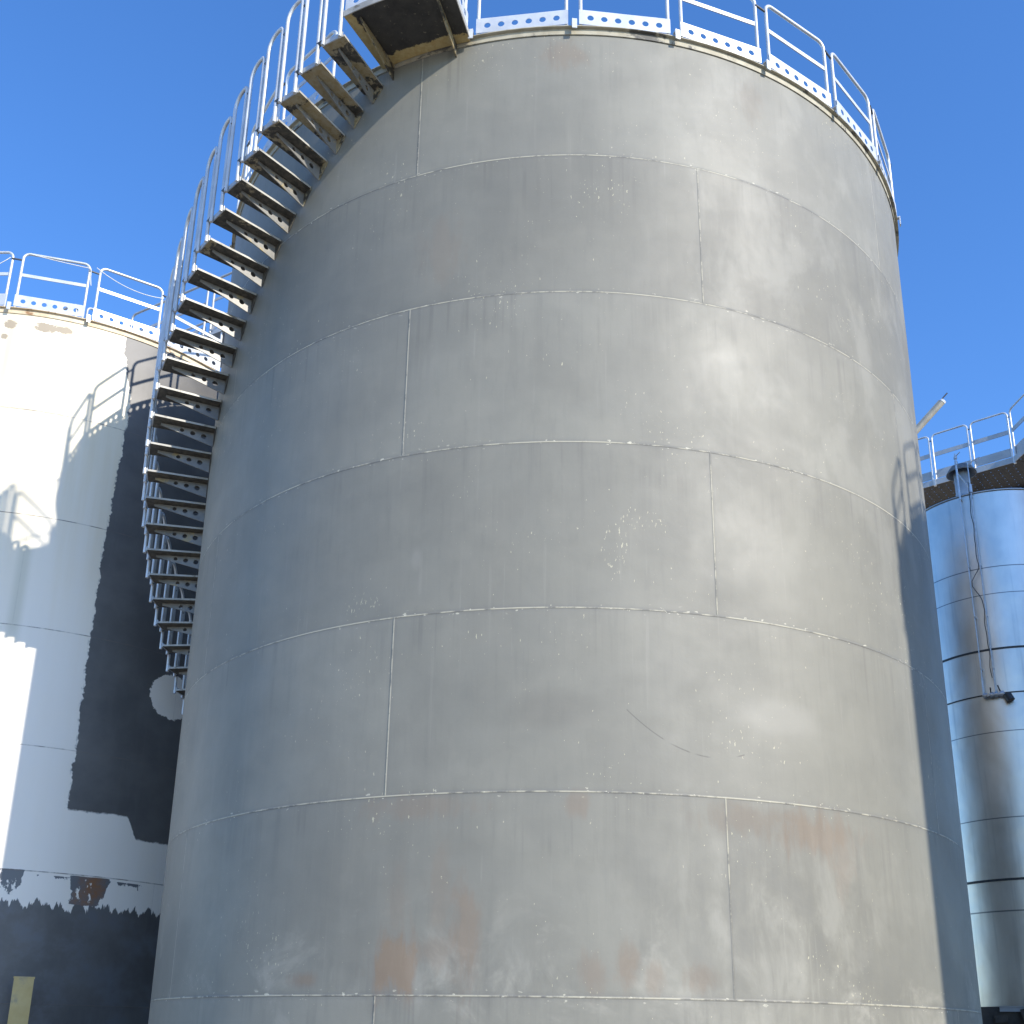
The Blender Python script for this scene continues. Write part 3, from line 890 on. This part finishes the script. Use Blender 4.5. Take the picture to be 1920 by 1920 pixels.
cab = MB(); pts = []
for k in range(40):
    f = k / 39
    z = h_ + .2 - f * (h_ - zb - .1)
    wob = .3 * math.sin(f * 31) + .25 * math.sin(f * 57 + 1)
    if .44 < f < .62: wob -= 5.0 * math.sin((f - .44) / .18 * PI) ** 2
    pts.append(sp(-7.2 + wob, rp + .02, z))
cab.tube(pts, .007, 6)
cable = cab.build('electric_cable', M_RUBBER)
cable.location = (STEEL_C[0], STEEL_C[1], ZS)
tag(cable, 'thin dark wavy cable hanging down the front of the stainless silo', 'cable')

# plinth under the silo
pl = MB()
d_ = Vector((STEEL_C[0], STEEL_C[1], 0)).normalized(); nrm = Vector((-d_.y, d_.x, 0))
ctr = Vector((STEEL_C[0], STEEL_C[1], 0)) + d_ * .3
Mz = Matrix.Rotation(-math.atan2(d_.x, d_.y), 3, 'Z')
pl.box(ctr + Vector((0, 0, (ZS - .02) / 2 + .001)), (5.0, 4.0, ZS - .02), 0, Mz)
pp = MB(); cpt = ctr - d_ * 2.035 - nrm * .45 + Vector((0, 0, ZS - .055))
pp.box(cpt, (2.3, .05, .075), 0, Mz)
pp.box(cpt + Vector((0, 0, .040)) - d_ * .02, (2.3, .09, .010), 0, Mz)
pp.box(cpt + nrm * .2 + Vector((0, 0, .06)) - d_ * .01, (.5, .06, .03), 0, Mz @ Matrix.Rotation(.06, 3, 'Y'))
for k in range(26):
    a_ = random.uniform(-1.6, 1.2); z_ = random.uniform(-.75, -.12)
    q = .06 + random.random() * .13
    pl.box(ctr - d_ * (2.0 + q * .3) + nrm * a_ + Vector((0, 0, ZS + z_)), (q * 2, q, q * 1.2), 0, Mz @ Matrix.Rotation(random.uniform(-.5, .5), 3, 'Y'))
plinth = tag(pl.build('silo_plinth', M_PLINTH), 'dark damp concrete block that the stainless silo stands on', 'plinth')
tag(pp.build('steel_channel', M_BLUEGREY), 'light grey steel channel along the edge of the dark block at the silo foot', 'steel channel')

# ------------------------------------------------------------------ high walkway behind the silo
WZ = 12.04 + EYE
wk = thing('elevated_walkway', 'high railed walkway with black perforated floor behind the stainless silo', 'walkway', (0, 0, 0))
Cn = Vector((10.70, 20.93, 0)); dA = Vector((-.778, .628, 0)); nA = Vector((.628, .778, 0))
dB = Vector((.085, -.9964, 0)); nB = Vector((.9964, .085, 0))


def floor_strip(org, ex, ey, L, Wd):
    mb = MB(); st = .16; r = .011
    nx, ny = int(L / st), int(Wd / st)
    cells = []
    for i in range(nx):
        for j in range(ny):
            x0, y0 = i * st, j * st
            cells.append(([(x0, y0), (x0 + st, y0), (x0 + st, y0 + st), (x0, y0 + st)], (x0 + st / 2, y0 + st / 2), r))
    mb.plate_holes(cells, org, ex, ey, (0, 0, 1), .004, 0, 6)
    return mb


fa = floor_strip(Cn + Vector((0, 0, WZ - .10)), dA, nA, 4.6, 1.5)
fa.build('walkway_floor', M_BLACK, wk)
fb = floor_strip(Cn + nB * .012 + Vector((0, 0, WZ - .106)), dB, nB, 3.2, 1.5)
fb.build('walkway_floor', M_BLACK, wk)
fw = MB(); z_ = WZ - .112
w0, w1, w2 = Cn + nA * 1.5, Cn + (nA + nB).normalized() * 1.6, Cn + nB * 1.5
fw.add([(q.x, q.y, z_ + dz) for dz in (0, .004) for q in (Cn, w2, w1, w0)], [(3, 2, 1, 0), (4, 5, 6, 7), (0, 1, 5, 4), (1, 2, 6, 5), (2, 3, 7, 6), (3, 0, 4, 7)])
fw.build('corner_plate', M_BLACK, wk)
fs_ = MB()
for o0, d, L, nn in ((Cn, dA, 4.6, nA), (Cn, dB, 3.2, nB)):
    m = Matrix((d, nn, Vector((0, 0, 1)))).transposed()
    fs_.box(o0 + d * (L / 2) - nn * .012 + Vector((0, 0, WZ - .085)), (L, .016, .13), 0, m)
    for k in (.45, 1.05):
        pass
fs_.build('fascia', M_BLUEGREY, wk)
jb = MB()
for o0, d, L, nn in ((Cn, dA, 4.6, nA), (Cn, dB, 3.2, nB)):
    m = Matrix((d, nn, Vector((0, 0, 1)))).transposed()
    jb.box(o0 + d * (L / 2) + nn * 1.42 + Vector((0, 0, WZ - .17)), (L, .07, .12), 0, m)
jb.build('edge_beam', M_BLACK, wk)
cl_ = MB()
for q in (Cn + dA * 1.2 + nA * 1.42, Cn + dA * 4.2 + nA * 1.42, Cn + dB * 2.9 + nB * 1.42):
    cl_.box((q.x, q.y, (WZ - .24) / 2), (.16, .16, WZ - .24))
cl_.build('support_column', M_BLUEGREY, wk)


def walk_panel(p0, p1):
    """panel between two plan points on the walkway edge"""
    d = (p1 - p0); L = d.length; d.normalize()
    mid = (p0 + p1) / 2
    rz = math.atan2(d.y, d.x)
    w = L / 2 - .035; H = 1.10; r = .02; q = .10
    pts = [(-w, 0, -.05), (-w, 0, H - q)] + [(-w + q - q * math.cos(k * PI / 12), 0, H - q + q * math.sin(k * PI / 12)) for k in range(1, 7)]
    pts += [(w - q + q * math.sin(k * PI / 12), 0, H - q + q * math.cos(k * PI / 12)) for k in range(0, 6)] + [(w, 0, H - q), (w, 0, -.05)]
    fr = MB().tube(pts, r, 10).build('railing_panel', M_GALV, wk, (mid.x, mid.y, WZ), rz)
    MB().box((0, .0, .60), (2 * w - .03, .012, .10)).build('mid_rail', M_BLUEGREY, fr)
    MB().box((0, .026, .12), (2 * w + .03, .008, .20)).build('toe_board', M_BLUEGREY, fr)
    MB().tube([(w + r - .005, 0, H - .14), (w + .055, 0, H - .14)], .014, 8).build('coupling', M_DARK, fr)
    MB().box((w + .035, .0, -.09), (.05, .06, .16)).build('clamp', M_GALV, fr)


g = [Cn + dA * (.845 * k) for k in range(6)]
for k in range(5): walk_panel(g[k + 1], g[k])
hB = [Cn + dB * (.9 * k + .02) for k in range(4)]
for k in range(3): walk_panel(hB[k], hB[k + 1])

# ------------------------------------------------------------------ lamp above the walkway
lt = thing('tube_lamp', 'tilted fluorescent tube lamp on a thin pole, against the sky right of the grey tank', 'lamp', (7.55, 20.80, 0))
p0 = Vector((8.18, 20.52, hz(0) + 12.02)) - Vector((7.55, 20.8, 0)); p1 = Vector((8.955, 20.18, hz(0) + 12.86)) - Vector((7.55, 20.8, 0))
ax = (p1 - p0).normalized()
sd = ax.cross(Vector((0, 1, 0))).normalized(); up_ = sd.cross(ax)
offs = Vector((-.45, 0, .6)).normalized()
offs = (offs - ax * offs.dot(ax)).normalized()
MB().tube([(0, 0, 0), (0, 0, 11.0), p0 - ax * .75 + offs * .05], .045, 10).build('pole', M_GALV_DULL, lt)
MB().tube([p0 - ax * .75 + offs * .05, p1 + ax * .22 + offs * .05], .015, 8).build('arm', M_DARK, lt)
cs = MB().tube([p0, p1], .062, 14)
cs.box(p0 + (p1 - p0) / 2 + offs * .035, (.07, .07, (p1 - p0).length), 0, Matrix((ax.orthogonal().normalized(), ax.cross(ax.orthogonal()).normalized(), ax)).transposed())
body = cs.build('lamp_housing', M_LAMPCASE, lt)
MB().tube([p1 + ax * .001, p1 + ax * .045], .066, 14).tube([p0 - ax * .045, p0 - ax * .001], .066, 14).build('end_cap', M_LAMPEND, body)

# ------------------------------------------------------------------ yellow post, cord on the left railing
yx, yy = -6.10, 14.40
yp = thing('yellow_post', 'faded yellow square steel post at the foot of the cream tank, bottom left corner', 'post', (yx, yy, 0), R_(23))
MB().box((0, 0, 1.11), (.235, .16, 2.22)).build('column', M_YELLOW, yp)
MB().box((0, 0, 2.228), (.25, .175, .018)).build('cap', M_YELLOW, yp)
MB().box((0, 0, .012), (.40, .34, .022)).build('base_plate', M_YELLOW, yp)

BL = base_angle(LEFT_C)


def lp_(deg, r, z):
    a = BL - R_(deg)
    return Vector((LEFT_C[0] + r * math.sin(a), LEFT_C[1] + r * math.cos(a), z))


cd = MB()
rr = LEFT_R + .055
for d0, d1, z0, z1, sag in ((-1.0, 14.6, TOP + .97, TOP + .83, .13), (-15.8, -2.2, TOP + 1.0, TOP + .93, .03), (-19.5, -27, TOP + .90, TOP + .60, .05)):
    cd.tube([lp_(d0 + (d1 - d0) * f / 16, rr, z0 + (z1 - z0) * f / 16 - sag * 4 * (f / 16) * (1 - f / 16)) for f in range(17)], .006, 6)
cd.tube([lp_(-2.2, rr, TOP + .93), lp_(-2.0, rr, TOP + .75), lp_(-1.7, rr, TOP + .62)], .006, 6)
tag(cd.build('white_cord', M_ROPE), 'thin white cord strung slackly along the railing of the cream tank', 'cord')

# ------------------------------------------------------------------ ground
gr = MB(); gr.add([(-900, -900, 0), (900, -900, 0), (900, 900, 0), (-900, 900, 0)], [(0, 1, 2, 3)])
tag(gr.build('ground', M_GROUND), kind='structure')

# ------------------------------------------------------------------ light, sky, camera
w = bpy.data.worlds.new('World'); sc.world = w; w.use_nodes = True
sky = w.node_tree.nodes.new('ShaderNodeTexSky'); sky.sky_type = 'NISHITA'; sky.sun_disc = False
sky.sun_elevation = SUN_EL; sky.sun_rotation = SUN_AZ
sky.altitude = 800; sky.air_density = 1.1; sky.dust_density = 0.3; sky.ozone_density = 4.5
hs = w.node_tree.nodes.new('ShaderNodeHueSaturation'); hs.inputs['Saturation'].default_value = 1.17; hs.inputs['Hue'].default_value = 0.507
w.node_tree.links.new(sky.outputs[0], hs.inputs['Color'])
w.node_tree.links.new(hs.outputs[0], w.node_tree.nodes['Background'].inputs[0])
w.node_tree.nodes['Background'].inputs[1].default_value = 0.128
sl = bpy.data.lights.new('sun', 'SUN'); sl.energy = 2.5; sl.angle = R_(0.53); sl.color = (1.0, 0.93, 0.82)
so = bpy.data.objects.new('sun', sl); COL.objects.link(so)
sd_ = Vector((math.sin(SUN_AZ) * math.cos(SUN_EL), math.cos(SUN_AZ) * math.cos(SUN_EL), math.sin(SUN_EL)))
so.rotation_euler = sd_.to_track_quat('Z', 'Y').to_euler(); so.location = (30, -30, 40)

cam = bpy.data.cameras.new('camera'); co = bpy.data.objects.new('camera', cam); COL.objects.link(co)
pitch, roll = 0.31207377, 0.01599059
r = Vector((1, 0, 0)); u = Vector((0, -math.sin(pitch), math.cos(pitch))); f = Vector((0, math.cos(pitch), math.sin(pitch)))
cr, sr = math.cos(roll), math.sin(roll)
X = r * cr + u * sr; Y = u * cr - r * sr
M = Matrix((X, Y, -f)).transposed().to_4x4(); M.translation = (0, 0, EYE)
co.matrix_world = M
cam.sensor_fit = 'HORIZONTAL'; cam.sensor_width = 36.0; cam.lens = 2062.83 / 1920 * 36.0
cam.shift_y = 320 / 1920; cam.clip_end = 4000; cam.clip_start = .1
sc.camera = co
sc.view_settings.view_transform = 'Standard'; sc.view_settings.look = 'None'
sc.view_settings.exposure = 1.32; sc.view_settings.gamma = 1.0
sc.cycles.use_denoising = True
